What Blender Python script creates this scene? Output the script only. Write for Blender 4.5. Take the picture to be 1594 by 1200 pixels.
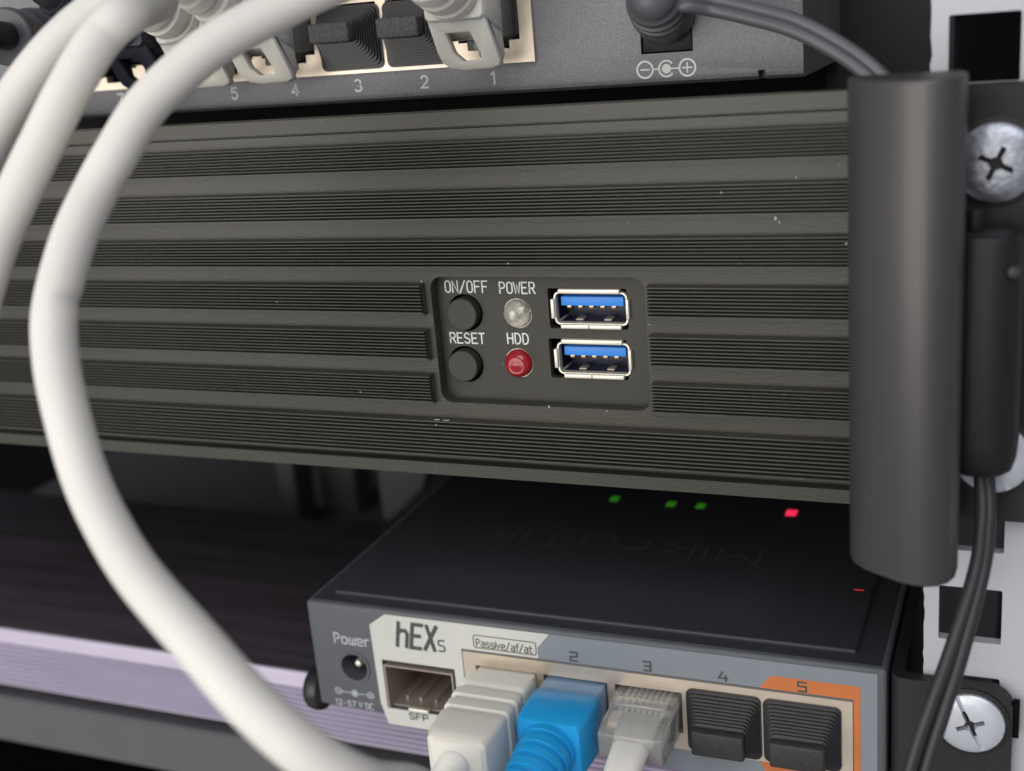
import bpy, bmesh, math, random
from mathutils import Vector, Matrix, Euler
random.seed(7)
sc = bpy.context.scene
for o in list(bpy.data.objects): bpy.data.objects.remove(o)
C = sc.collection
MM = 0.001
R = math.radians

# ------------------------------------------------------------------ camera, world, lamps
F_PX = 1948.554
CAM = Vector((27.472, -192.254, 49.432))
EUL = Euler((1.27216035, 0.08446549, 0.38948181), 'XYZ')
ROT = EUL.to_matrix()
cam_d = bpy.data.cameras.new('camera')
cam_d.sensor_width = 36; cam_d.lens = F_PX / 1594 * 36
cam_d.clip_start = 0.005; cam_d.clip_end = 20
cam_d.dof.use_dof = True
cam_d.dof.focus_distance = 0.2155
cam_d.dof.aperture_fstop = 15.0
cam_o = bpy.data.objects.new('camera', cam_d); C.objects.link(cam_o)
cam_o.location = CAM * MM; cam_o.rotation_euler = EUL
sc.camera = cam_o

w = bpy.data.worlds.new('World'); sc.world = w; w.use_nodes = True
w.node_tree.nodes['Background'].inputs[0].default_value = (0.92, 0.92, 1.0, 1)
w.node_tree.nodes['Background'].inputs[1].default_value = 0.30

def area(name, loc, target, size, power, color, size_y=None):
    d = bpy.data.lights.new(name, 'AREA'); d.energy = power; d.color = color
    d.size = size
    if size_y: d.shape = 'RECTANGLE'; d.size_y = size_y
    o = bpy.data.objects.new(name, d); C.objects.link(o)
    o.location = Vector(loc) * MM
    o.rotation_euler = (Vector(target) - Vector(loc)).to_track_quat('-Z', 'Y').to_euler()
    return o
area('front_left_light', (-560, -1240, 120), (-40, 0, -10), 1.3, 15, (1.0, 0.965, 0.91), 1.1)  # broad soft key light from the front left, its source unseen
area('ceiling_lamp', (260, -900, 900), (-40, 0, 0), 0.9, 6.5, (0.93, 0.95, 1.0), 0.7)

sc.view_settings.view_transform = 'Standard'; sc.view_settings.look = 'None'
sc.view_settings.exposure = 0.0; sc.view_settings.gamma = 1.0
sc.view_settings.use_curve_mapping = False
sc.render.engine = 'CYCLES'
sc.cycles.max_bounces = 10
sc.cycles.transmission_bounces = 8

# ------------------------------------------------------------------ pixel -> place helpers
def ray(u, v):
    return ROT @ Vector(((u - 797) / F_PX, -(v - 600) / F_PX, -1.0))
def P(u, v, ax, val):                       # photograph pixel onto a plane of the place (mm)
    d = ray(u, v); t = (val - CAM[ax]) / d[ax]
    return CAM + d * t
def T(u, v, y):
    q = P(u, v, 1, y); return (q.x, q.z)
def D(u, v, depth):                         # at a distance along the view axis
    return CAM + ray(u, v) * depth

# ------------------------------------------------------------------ materials
def mat(name, col, rough=0.5, metal=0.0, var=0.0, vscale=60, bump=0.0, bscale=2500, spec=0.5, trans=0.0,
        ior=1.45, emit=None, estr=0, coat=0.0, dust=0.0, rvar=0.0, stretch=None, sss=0.0, speck=0.0):
    m = bpy.data.materials.new(name); m.use_nodes = True
    nt = m.node_tree; b = nt.nodes['Principled BSDF']
    b.inputs['Base Color'].default_value = (*col, 1)
    b.inputs['Roughness'].default_value = rough; b.inputs['Metallic'].default_value = metal
    b.inputs['Specular IOR Level'].default_value = spec
    b.inputs['Transmission Weight'].default_value = trans; b.inputs['IOR'].default_value = ior
    b.inputs['Coat Weight'].default_value = coat
    if sss:
        b.inputs['Subsurface Weight'].default_value = sss
        b.inputs['Subsurface Radius'].default_value = (1, .8, .6); b.inputs['Subsurface Scale'].default_value = 0.0022
    if emit:
        b.inputs['Emission Color'].default_value = (*emit, 1); b.inputs['Emission Strength'].default_value = estr
    L = nt.links.new
    tc = nt.nodes.new('ShaderNodeTexCoord')
    mp = nt.nodes.new('ShaderNodeMapping'); L(tc.outputs['Object'], mp.inputs[0])
    if stretch: mp.inputs['Scale'].default_value = stretch
    colout = None
    if var or speck or dust:
        n = nt.nodes.new('ShaderNodeTexNoise'); n.inputs['Scale'].default_value = vscale; n.inputs['Detail'].default_value = 6
        L(mp.outputs[0], n.inputs['Vector'])
        mx = nt.nodes.new('ShaderNodeMix'); mx.data_type = 'RGBA'
        mx.inputs[6].default_value = tuple(c * (1 - var) for c in col) + (1,)
        mx.inputs[7].default_value = tuple(min(1, c * (1 + var)) for c in col) + (1,)
        L(n.outputs['Fac'], mx.inputs[0]); colout = mx.outputs[2]
    if speck:
        n2 = nt.nodes.new('ShaderNodeTexNoise'); n2.inputs['Scale'].default_value = 2600; n2.inputs['Detail'].default_value = 2
        L(mp.outputs[0], n2.inputs['Vector'])
        rp = nt.nodes.new('ShaderNodeValToRGB'); rp.color_ramp.elements[0].position = .35; rp.color_ramp.elements[1].position = .7
        L(n2.outputs['Fac'], rp.inputs[0])
        m2 = nt.nodes.new('ShaderNodeMix'); m2.data_type = 'RGBA'; m2.blend_type = 'MULTIPLY'; m2.inputs[0].default_value = speck
        L(colout, m2.inputs[6]); L(rp.outputs[0], m2.inputs[7]); colout = m2.outputs[2]
    if dust:
        v = nt.nodes.new('ShaderNodeTexVoronoi'); v.inputs['Scale'].default_value = 420; v.inputs['Randomness'].default_value = 1
        L(tc.outputs['Object'], v.inputs['Vector'])
        v2 = nt.nodes.new('ShaderNodeTexNoise'); v2.inputs['Scale'].default_value = 90; L(tc.outputs['Object'], v2.inputs['Vector'])
        mu = nt.nodes.new('ShaderNodeMath'); mu.operation = 'MULTIPLY'; mu.inputs[1].default_value = dust
        L(v2.outputs['Fac'], mu.inputs[0])
        lt = nt.nodes.new('ShaderNodeMath'); lt.operation = 'LESS_THAN'; L(v.outputs['Distance'], lt.inputs[0]); L(mu.outputs[0], lt.inputs[1])
        m3 = nt.nodes.new('ShaderNodeMix'); m3.data_type = 'RGBA'; m3.inputs[7].default_value = (.32, .31, .28, 1)
        L(lt.outputs[0], m3.inputs[0]); L(colout, m3.inputs[6]); colout = m3.outputs[2]
    if colout: L(colout, b.inputs['Base Color'])
    if rvar:
        n3 = nt.nodes.new('ShaderNodeTexNoise'); n3.inputs['Scale'].default_value = 45; n3.inputs['Detail'].default_value = 5
        L(mp.outputs[0], n3.inputs['Vector'])
        mr = nt.nodes.new('ShaderNodeMapRange'); mr.inputs[3].default_value = max(.02, rough - rvar); mr.inputs[4].default_value = rough + rvar
        L(n3.outputs['Fac'], mr.inputs[0]); L(mr.outputs[0], b.inputs['Roughness'])
    if bump:
        n4 = nt.nodes.new('ShaderNodeTexNoise'); n4.inputs['Scale'].default_value = bscale; n4.inputs['Detail'].default_value = 3
        L(mp.outputs[0], n4.inputs['Vector'])
        bp = nt.nodes.new('ShaderNodeBump'); bp.inputs['Strength'].default_value = bump; bp.inputs['Distance'].default_value = 0.0003
        L(n4.outputs['Fac'], bp.inputs['Height']); L(bp.outputs[0], b.inputs['Normal'])
    return m

M = dict(
 anod=mat('black_anodised', (.046, .0435, .032), .38, 0, .45, 34, .12, 3000, .5, dust=.065, rvar=.12, stretch=(.15, 1, 1)),
 anod2=mat('black_anodised_pocket', (.050, .0475, .036), .46, 0, .2, 50, .10, 3500, .4, dust=.06),
 handle=mat('black_anodised_handle', (.083, .080, .079), .43, .5, .18, 30, .06, 3000, .5),
 ear=mat('black_powder_coat', (.022, .020, .021), .5, 0, .15, 200, .25, 2600, .4),
 button=mat('black_button_plastic', (.051, .0485, .037), .46, 0, .1, 300, .06, 3000, .4),
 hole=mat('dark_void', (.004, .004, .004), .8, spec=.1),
 white_print=mat('white_print', (.80, .82, .80), .6, 0, .08, 900),
 dark_print=mat('dark_print', (.06, .075, .07), .6),
 grey_print=mat('grey_print', (.46, .48, .50), .6),
 switch=mat('grey_metallic_paint', (.225, .225, .238), .48, .3, .10, 500, .14, 5200, .5, speck=.30),
 switch_dark=mat('switch_underside', (.03, .03, .03), .5),
 tin=mat('tinned_steel', (.74, .64, .52), .38, .75, .10, 300, .05, 900, rvar=.08),
 nickel=mat('nickel_shell', (.84, .79, .68), .42, .6, .06, 400, .04, 1500, rvar=.06),
 sfp=mat('cage_steel', (.42, .36, .30), .45, .5, .15, 200),
 gold=mat('contact_metal', (.55, .42, .25), .3, 1.0),
 blue=mat('blue_usb_plastic', (.05, .29, .86), .35, 0, .05, 400),
 navy=mat('navy_socket_shade', (.010, .014, .04), .35),
 wire=mat('white_cable_sheath', (.765, .745, .695), .48, 0, .05, 45, .05, 900, .3, sss=.6),
 boot=mat('white_boot_plastic', (.735, .71, .635), .46, 0, .05, 90, .05, 1500, .35, sss=.45),
 clear=mat('clear_polycarbonate', (.97, .96, .93), .13, 0, trans=.80, ior=1.5),
 bluewire=mat('blue_cable_sheath', (.014, .36, .76), .42, 0, .05, 120, .03, 1500, .5, sss=.1),
 rubber=mat('black_rubber_plug', (.024, .023, .024), .34, 0, .2, 400, .12, 2200, .5),
 rubber_rough=mat('black_rubber_grained', (.080, .077, .078), .6, 0, .8, 1500, 1.0, 1200, .4),
 rubber_matt=mat('black_rubber_matt', (.036, .034, .034), .5, 0, .35, 700, .4, 1600, .4),
 lead=mat('black_lead_sheath', (.095, .092, .102), .38, 0, .08, 100, .04, 1500, .5),
 lead_dark=mat('black_lead_dark', (.028, .027, .030), .45, 0, .08, 100, .04, 1500, .5),
 boxp=mat('black_adapter_plastic', (.010, .0095, .0105), .48, 0, .1, 100, .08, 2000, .4),
 zinc=mat('bright_zinc', (.74, .77, .82), .42, .6, .08, 300, .10, 700, rvar=.10),
 chrome=mat('shiny_zinc', (.42, .44, .49), .38, .8, .45, 700, .35, 1100, rvar=.10),
 rail=mat('white_powder_coat', (.50, .50, .535), .5, 0, .04, 80, .20, 1800, .4),
 router=mat('grey_router_plastic', (.098, .105, .114), .48, 0, .06, 200, .12, 2600, .4),
 router_top=mat('dark_router_plastic', (.038, .040, .046), .42, 0, .18, 60, .15, 2600, .4, dust=.05, rvar=.08),
 logo=mat('dark_logo_plastic', (.066, .069, .077), .46, 0, .18, 60, .15, 2600, .55),
 st_white=mat('pale_sticker', (.58, .58, .53), .45, 0, .03, 200),
 st_grey=mat('blue_grey_sticker', (.22, .245, .27), .45, 0, .04, 200),
 st_orange=mat('orange_sticker', (.56, .17, .05), .45, 0, .04, 200),
 led_clear=mat('clear_lens', (.86, .85, .80), .10, 0, trans=.80, ior=1.45),
 led_red=mat('red_lens', (.36, .012, .018), .20, 0, .15, 500, .10, 700, coat=.5),
 led_green_on=mat('green_glow', (.03, .16, .01), .4, emit=(.07, .50, .02), estr=.20),
 led_red_on=mat('red_glow', (.5, .02, .05), .4, emit=(1.0, .03, .10), estr=.9),
 red_glint_dim=mat('red_glint_emit', (.3, .01, .02), .4, emit=(.8, .02, .04), estr=.6),
 alu=mat('ribbed_aluminium_violet_glow', (.66, .60, .735), .42, .25, .12, 200, .08, 2000, stretch=(.15, 1, 1)),  # violet light on the device front is put into this base colour
 dark_alu=mat('dark_case_metal', (.055, .046, .058), .5, 0, .75, 220, .1, 1500, stretch=(.06, 1, 1)),  # slight purple of the same light tinted into the lid colour
 shelf=mat('grey_shelf_steel', (.105, .105, .112), .5, 0, .1, 100, .1, 1800),
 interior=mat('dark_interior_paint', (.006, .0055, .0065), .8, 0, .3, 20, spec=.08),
 interior_b=mat('dim_grey_paint', (.045, .045, .047), .7, 0, .3, 20),
 teal=mat('teal_clear_plastic', (.03, .16, .20), .2, 0, trans=.3),
 darkplug=mat('blue_black_plastic', (.022, .024, .034), .4, 0, .2, 500, .2, 1500),
)

# ------------------------------------------------------------------ mesh builder (millimetres)
class MB:
    def __init__(s): s.bm = bmesh.new()
    def _merge(s, bm):
        me = bpy.data.meshes.new('t'); bm.to_mesh(me); bm.free(); s.bm.from_mesh(me); bpy.data.meshes.remove(me)
    def mesh(s, me): s.bm.from_mesh(me)
    def box(s, x0, x1, y0, y1, z0, z1, bev=0, seg=2):
        return s.prism([(x0, z0), (x1, z0), (x1, z1), (x0, z1)], 'y', y0, y1, bev, seg)
    def prism(s, poly, ax, a0, a1, bev=0, seg=2):
        bm = bmesh.new()
        f = {'y': lambda p, a: (p[0], a, p[1]), 'x': lambda p, a: (a, p[0], p[1]), 'z': lambda p, a: (p[0], p[1], a)}[ax]
        A = [bm.verts.new(f(p, a0)) for p in poly]; B = [bm.verts.new(f(p, a1)) for p in poly]
        n = len(poly)
        bm.faces.new(A); bm.faces.new(B[::-1])
        for i in range(n): bm.faces.new((A[i], B[i], B[(i + 1) % n], A[(i + 1) % n]))
        bmesh.ops.recalc_face_normals(bm, faces=bm.faces)
        if bev: bmesh.ops.bevel(bm, geom=list(bm.edges), offset=bev, segments=seg, profile=.5, affect='EDGES', clamp_overlap=True)
        s._merge(bm); return s
    def loft(s, rings, cap=True):
        bm = bmesh.new(); V = [[bm.verts.new(p) for p in r] for r in rings]; n = len(rings[0])
        for a, b in zip(V, V[1:]):
            for i in range(n): bm.faces.new((a[i], a[(i + 1) % n], b[(i + 1) % n], b[i]))
        if cap: bm.faces.new(V[0][::-1]); bm.faces.new(V[-1])
        bmesh.ops.recalc_face_normals(bm, faces=bm.faces)
        s._merge(bm); return s
    def lathe(s, org, axis, prof, n=40, cap=True):
        org = Vector(org); q = Vector(axis).to_track_quat('Z', 'Y')
        rings = [[org + q @ Vector((r * math.cos(2 * math.pi * k / n), r * math.sin(2 * math.pi * k / n), t)) for k in range(n)] for r, t in prof]
        return s.loft(rings, cap)
    def tube(s, pts, rad, n=20, sub=8, cap=True, ribs=None, flat=None):
        pts = [Vector(p) for p in pts]
        if not hasattr(rad, '__len__'): rad = [rad] * len(pts)
        out, rr = [], []
        for i in range(len(pts) - 1):
            p0 = pts[max(i - 1, 0)]; p1 = pts[i]; p2 = pts[i + 1]; p3 = pts[min(i + 2, len(pts) - 1)]
            for k in range(sub):
                t = k / sub
                out.append(.5 * ((2 * p1) + (p2 - p0) * t + (2 * p0 - 5 * p1 + 4 * p2 - p3) * t * t + (3 * p1 - p0 - 3 * p2 + p3) * t ** 3))
                rr.append(rad[i] * (1 - t) + rad[i + 1] * t)
        out.append(pts[-1]); rr.append(rad[-1])
        if ribs:
            tot = len(out); rr = [r * (1 - ribs[1] * (1 if (ribs[0] * i / tot) % 1 > .62 else 0)) for i, r in enumerate(rr)]
        up = Vector((0, 0, 1)); prev = None; rings = []
        for i, p in enumerate(out):
            tg = (out[min(i + 1, len(out) - 1)] - out[max(i - 1, 0)]).normalized()
            if prev is None:
                a = tg.cross(up)
                if a.length < .1: a = tg.cross(Vector((1, 0, 0)))
                a.normalize()
            else:
                a = (prev - tg * prev.dot(tg)).normalized()
            prev = a; b = tg.cross(a)
            rings.append([p + (a * math.cos(2 * math.pi * k / n) + b * math.sin(2 * math.pi * k / n)) * rr[i] for k in range(n)])
        return s.loft(rings, cap)
    def face(s, pts):
        s.bm.faces.new([s.bm.verts.new(p) for p in pts]); return s
    def shift(s, f):
        for v in s.bm.verts: v.co = Vector(f(v.co))
        return s
    def build(s, name, m, parent=None, smooth=38, raw=False):
        me = bpy.data.meshes.new(name); s.bm.normal_update(); s.bm.to_mesh(me); s.bm.free()
        if raw: return me
        return link(me, name, m, parent, smooth)

ORG = {}
def link(me, name, m, parent=None, smooth=38):
    o = bpy.data.objects.new(name, me); C.objects.link(o)
    if parent is not None:
        org = ORG[parent]; o.parent = parent
    else:
        xs = [v.co for v in me.vertices]
        org = Vector(((min(c.x for c in xs) + max(c.x for c in xs)) / 2, (min(c.y for c in xs) + max(c.y for c in xs)) / 2, min(c.z for c in xs)))
        o.location = org * MM
    ORG[o] = org
    me.transform(Matrix.Scale(MM, 4) @ Matrix.Translation(-org))
    if smooth:
        for p in me.polygons: p.use_smooth = True
        me.set_sharp_from_angle(angle=R(smooth))
    if m is not None: me.materials.append(M[m] if isinstance(m, str) else m)
    return o
def thing(name, loc, label, cat, group=None):
    o = bpy.data.objects.new(name, None); C.objects.link(o); o.empty_display_size = .01
    o.location = Vector(loc) * MM; ORG[o] = Vector(loc)
    return tag(o, label, cat, group)
def tag(o, label, cat, group=None, kind=None):
    if label: o['label'] = label
    if cat: o['category'] = cat
    if group: o['group'] = group
    if kind: o['kind'] = kind
    return o
def cutmesh(me, cutters):                    # boolean difference, returns a new mesh
    o = bpy.data.objects.new('tmp', me); C.objects.link(o); tmp = [o]
    for c in cutters:
        co = bpy.data.objects.new('tmpc', c); C.objects.link(co); tmp.append(co)
        md = o.modifiers.new('b', 'BOOLEAN'); md.operation = 'DIFFERENCE'; md.solver = 'EXACT'; md.object = co
    dg = bpy.context.evaluated_depsgraph_get(); dg.update()
    r = bpy.data.meshes.new_from_object(o.evaluated_get(dg))
    for t in tmp: bpy.data.objects.remove(t)
    return r
def boxm(*a, **k): return MB().box(*a, **k).build('c', None, raw=True)
def rrect(cx, cz, w, h, r, n=6):
    r = min(r, w / 2 - .001, h / 2 - .001); out = []
    for qx, qz, a in ((1, 1, 0), (-1, 1, 90), (-1, -1, 180), (1, -1, 270)):
        for k in range(n + 1):
            t = R(a + 90 * k / n); out.append((cx + qx * (w / 2 - r) + r * math.cos(t), cz + qz * (h / 2 - r) + r * math.sin(t)))
    return out
def circ(cx, cz, r, n=40): return [(cx + r * math.cos(2 * math.pi * k / n), cz + r * math.sin(2 * math.pi * k / n)) for k in range(n)]

# ------------------------------------------------------------------ stroke lettering
def arc(cx, cy, rx, ry, a0, a1, n=8):
    return [(cx + rx * math.cos(R(a0 + (a1 - a0) * k / n)), cy + ry * math.sin(R(a0 + (a1 - a0) * k / n))) for k in range(n + 1)]
def loop(x0, x1, y0, y1, r):
    p = rrect((x0 + x1) / 2, (y0 + y1) / 2, x1 - x0, y1 - y0, r, 5); return p + [p[0], p[1]]
G = {   # each glyph in a 0.5-wide, 1-high cell unless noted
 'O': [loop(0, .5, 0, 1, .25)], 'N': [[(0, 0), (0, 1), (.5, 0), (.5, 1)]], '/': [[(-.03, -.05), (.53, 1.05)]],
 'F': [[(0, 0), (0, 1), (.5, 1)], [(0, .52), (.42, .52)]], 'E': [[(.5, 1), (0, 1), (0, 0), (.5, 0)], [(0, .52), (.42, .52)]],
 'P': [[(0, 0), (0, 1)] + [(.3, 1)] + arc(.3, .73, .2, .27, 90, -90) + [(0, .46)]],
 'R': [[(0, 0), (0, 1)] + [(.3, 1)] + arc(.3, .74, .2, .26, 90, -90) + [(0, .48)], [(.27, .48), (.52, 0)]],
 'W': [[(-.06, 1), (.10, 0), (.25, .80), (.40, 0), (.56, 1)]], 'H': [[(0, 0), (0, 1)], [(.5, 0), (.5, 1)], [(0, .52), (.5, .52)]],
 'D': [[(0, 0), (0, 1)] + [(.22, 1)] + arc(.22, .5, .28, .5, 90, -90, 12) + [(0, 0)]],
 'S': [arc(.25, .75, .25, .25, 25, 270, 10) + arc(.25, .25, .25, .25, 90, -155, 10)], 'T': [[(-.02, 1), (.52, 1)], [(.25, 1), (.25, 0)]],
 'V': [[(0, 1), (.25, 0), (.5, 1)]], 'C': [[(.5, 1), (.15, 1)] + arc(.15, .8, .15, .2, 90, 180, 4) + arc(.15, .2, .15, .2, 180, 270, 4) + [(.5, 0)]],
 'X': [[(0, 0), (.5, 1)], [(0, 1), (.5, 0)]], '-': [[(.08, .45), (.42, .45)]], 'M': [[(0, 0), (0, 1), (.3, .4), (.6, 1), (.6, 0)]], ' ': [],
 '1': [[(.08, .8), (.27, 1), (.27, 0)]], '2': [arc(.25, .74, .23, .26, 165, -10, 9) + [(.42, .5), (.0, 0), (.5, 0)]],
 '3': [arc(.23, .755, .22, .245, 150, -80, 9) + arc(.23, .27, .26, .27, 80, -150, 9)], '4': [[(.37, 0), (.37, 1), (0, .3), (.52, .3)]],
 '5': [[(.46, 1), (.08, 1), (.04, .55)] + arc(.24, .33, .25, .33, 120, -150, 10)], '6': [[(.4, 1), (.1, .5)] + arc(.25, .3, .24, .3, 150, -210, 12)],
 '7': [[(0, 1), (.5, 1), (.18, 0)]],
 # squarish lower case of the router's print
 'o': [loop(0, .5, 0, .68, .12)], 'w': [[(0, .68), (0, .1), (.06, 0), (.30, 0), (.30, .6)], [(.30, 0), (.54, 0), (.6, .1), (.6, .68)]],
 'e': [[(.5, 0), (.12, 0), (0, .1), (0, .58), (.1, .68), (.4, .68), (.5, .58), (.5, .34), (0, .34)]], 'r': [[(0, 0), (0, .68)], [(0, .55), (.12, .68), (.38, .68)]],
 'a': [[(.05, .68), (.4, .68), (.5, .58), (.5, 0), (.1, 0), (0, .1), (0, .28), (.1, .38), (.5, .38)]],
 's': [[(.5, .68), (.1, .68), (0, .6), (0, .42), (.1, .35), (.4, .35), (.5, .27), (.5, .08), (.4, 0), (0, 0)]],
 'i': [[(.0, 0), (.0, .68)], [(.0, .86), (.0, .98)]], 'v': [[(0, .68), (.25, 0), (.5, .68)]], 'f': [[(.12, 0), (.12, .9), (.22, 1), (.42, 1)], [(-.02, .64), (.38, .64)]],
 't': [[(.12, .95), (.12, .1), (.22, 0), (.42, 0)], [(-.02, .66), (.4, .66)]], 'h': [[(0, 0), (0, 1)], [(0, .55), (.14, .68), (.38, .68), (.5, .55), (.5, 0)]],
 'k': [[(0, 0), (0, 1)], [(0, .3), (.45, .68)], [(.15, .42), (.48, 0)]],
 'q2': [[(0, 1), (.5, 1), (.5, .55), (0, .45), (0, 0), (.5, 0)]], 'q3': [[(0, 1), (.5, 1), (.5, 0), (0, 0)], [(.1, .52), (.5, .52)]],
 'q4': [[(.42, 0), (.42, .6)], [(.25, 1), (0, .3), (.52, .3)]], 'q5': [[(.5, 1), (0, 1), (0, .55), (.5, .55), (.5, 0), (0, 0)]],
}
ADV = {'i': .2, 'w': .82, 'M': .82, '1': .6, ' ': .35, 'f': .56, 't': .58, 'r': .54}
def text(mb, s, to3, x0, x1, z0, h, sw, slant=0, adv=.72, step=.006):
    """strokes of s between x0 and x1 (first to last glyph's outer edges), cap height h; to3(x,z,lift) places them"""
    keys = s if isinstance(s, list) else list(s)
    pen = 0; pos = []
    for ch in keys:
        pos.append(pen); pen += ADV.get(ch, adv)
    last = keys[-1]; wl = {'i': 0, 'w': .6, 'r': .38, 't': .42, 'M': .6}.get(last, .5)
    tot = pos[-1] + wl; kx = (x1 - x0) / tot if tot else 1
    k = 0
    for ch, p in zip(keys, pos):
        for st in G[ch]:
            q = [(x0 + (p + a + slant * b) * kx, z0 + b * h) for a, b in st]
            ribbon(mb, q, sw, lambda x, z, k=k: to3(x, z, step * (k % 5))); k += 1
def ribbon(mb, q, sw, to3):
    q = [Vector(p) for p in q]; q = [p for i, p in enumerate(q) if i == 0 or (p - q[i - 1]).length > 1e-5]
    closed = (q[0] - q[-2]).length < 1e-4 and len(q) > 4
    L, Rr = [], []
    for i in range(len(q)):
        a = (q[i] - q[i - 1]).normalized() if i else None
        b = (q[i + 1] - q[i]).normalized() if i < len(q) - 1 else None
        if a is None: a = b
        if b is None: b = a
        if i == 0 and closed: a = (q[-2] - q[-3]).normalized()
        n1 = Vector((-a.y, a.x)); n2 = Vector((-b.y, b.x)); n = n1 + n2
        if n.length < .2: n = n1
        n.normalize(); s = min(1 / max(n.dot(n1), .35), 1.9)
        e = Vector((0, 0))
        if not closed and i == 0: e = -b * sw * .35
        if not closed and i == len(q) - 1: e = a * sw * .35
        L.append(q[i] + e + n * s * sw / 2); Rr.append(q[i] + e - n * s * sw / 2)
    m = len(q) - 1 if closed else len(q)
    for i in range(m - 1):
        mb.face([to3(*L[i]), to3(*Rr[i]), to3(*Rr[i + 1]), to3(*L[i + 1])])
def onplane(y): return lambda x, z, l: (x, y - .02 - l, z)
def ring_print(mb, cx, cz, r, sw, to3, a0=0, a1=360):
    n = 28; pts = [(cx + r * math.cos(R(a0 + (a1 - a0) * k / n)), cz + r * math.sin(R(a0 + (a1 - a0) * k / n))) for k in range(n + 1)]
    if a1 - a0 == 360:
        for i in range(n):
            f = lambda p, d: (cx + (p[0] - cx) * d / r, cz + (p[1] - cz) * d / r)
            a, b = pts[i], pts[i + 1]
            mb.face([to3(*f(a, r + sw / 2), 0), to3(*f(a, r - sw / 2), 0), to3(*f(b, r - sw / 2), 0), to3(*f(b, r + sw / 2), 0)])
    else: ribbon(mb, pts, sw, lambda x, z: to3(x, z, 0))

# ================================================================== SETTING
def struct(mb, name, m):
    return tag(mb.build(name, m), None, None, kind='structure')
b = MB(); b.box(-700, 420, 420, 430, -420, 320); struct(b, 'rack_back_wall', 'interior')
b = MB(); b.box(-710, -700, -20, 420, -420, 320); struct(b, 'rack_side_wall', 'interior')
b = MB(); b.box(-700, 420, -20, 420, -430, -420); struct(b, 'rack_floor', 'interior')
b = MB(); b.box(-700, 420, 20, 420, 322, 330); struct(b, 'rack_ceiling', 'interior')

# ------------------------------------------------------------------ rack rail
RY = 1.6
HX = 19.0; HZ = [69.3, 53.4, 37.4, 21.6, 8.9, -7, -22.9, -35.4, -51.5, -67.4, -80.1, -96, -111.9]
t = thing('rack_rail', (24, 3, -140), 'white perforated steel rack rail with square holes at the right edge', 'rack rail')
edge = [(11.9, -140)]
z = -140
while z < 95:
    z += 1.3; edge.append((11.9 + random.uniform(-.16, .16), z))
poly = edge + [(40, z), (40, -140)]
me = MB().prism(poly, 'y', RY, RY + 2.0).build('x', None, raw=True)
cut = MB()
for h in HZ: cut.prism(rrect(HX, h, 9.6, 9.6, .35, 3), 'y', RY - 3, RY + 6)
me = cutmesh(me, [cut.build('c', None, raw=True)])
link(me, 'face_plate', 'rail', t)
b = MB(); b.box(38, 40, RY + 2.002, 40, -140, 95); b.build('side_flange', 'rail', t)

# dim things in the depth behind the devices
for (u0, u1, v0, v1, y) in ((425, 470, 700, 830, 150), (492, 560, 700, 812, 165)):
    pa = P(u0, v0, 1, y); pb = P(u1, v1, 1, y)
    b = MB(); b.box(pa.x, pb.x, y, y + 12, pb.z - 25, pa.z + 12, .6)
    o = b.build('rear_strut', 'interior_b')
    tag(o, 'dim grey upright strut in the dark behind the router, ' + ('left one' if u0 < 480 else 'right one, wider'), 'strut', 'dim struts at the back of the rack')
pa = P(600, 730, 1, 120); pb = P(690, 800, 1, 120)
b = MB(); b.prism([(pa.x - 3, pb.z - 6), (pb.x - 6, pb.z + 8), (pb.x + 3, pa.z + 20), (pa.x - 3, pa.z + 20)], 'y', 120, 126, .5)
tag(b.build('rear_bracket', 'interior_b'), 'dim brownish slanted bracket in the dark just left of the router top', 'bracket')
b = MB(); b.box(-12, 11.2, 60, 64, 20, 120); tag(b.build('blanking_plate', 'ear'), 'dark blank plate between the grey switch and the white rail', 'plate')

# ================================================================== SERVER WITH RIBBED FRONT
srv = thing('server_chassis', (-110, 40, -33.2), 'black rack server with ribbed aluminium front, small control panel and bar handle', 'server')
XL, XR = -235.0, 6.5
body = MB(); body.prism([(9.0, -32.4), (9.0, 20), (75, 20), (75, 32.6), (190, 32.6), (190, -32.4)], 'x', XL, 4, .3); body.build('case_body', 'ear', srv)

# pocket outline on the panel's flat plane, from its corners
PX0, PX1, PZ0, PZ1 = -71.3, -32.3, -18.6, 4.4
pcx, pcz, pw, ph = (PX0 + PX1) / 2, (PZ0 + PZ1) / 2, PX1 - PX0, PZ1 - PZ0
slab = [(0, -32.9), (0, -30.55), (2.2, -30.55), (2.2, -29.2), (0, -29.2), (0, 29.75), (1.3, 29.75), (1.3, 30.2), (0, 30.2), (0, 32.6), (.15, 32.75), (2.2, 32.75), (2.2, 24), (8.9, 24), (8.9, -32.9)]
me = MB().prism(slab, 'x', XL, XR).build('s', None, raw=True)
c1 = MB()
rings = []
for (yy, g) in ((-.5, .06), (0, .06), (.12, -.02), (1.2, -.05), (4.2, -.1), (14, -.1)):
    rings.append([(x, yy, zz) for x, zz in rrect(pcx, pcz, pw + 2 * g, ph + 2 * g, 2.1 + g, 8)])
c1.loft(rings)
me = cutmesh(me, [c1.build('c', None, raw=True)])
panel = MB(); panel.mesh(me)
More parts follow.
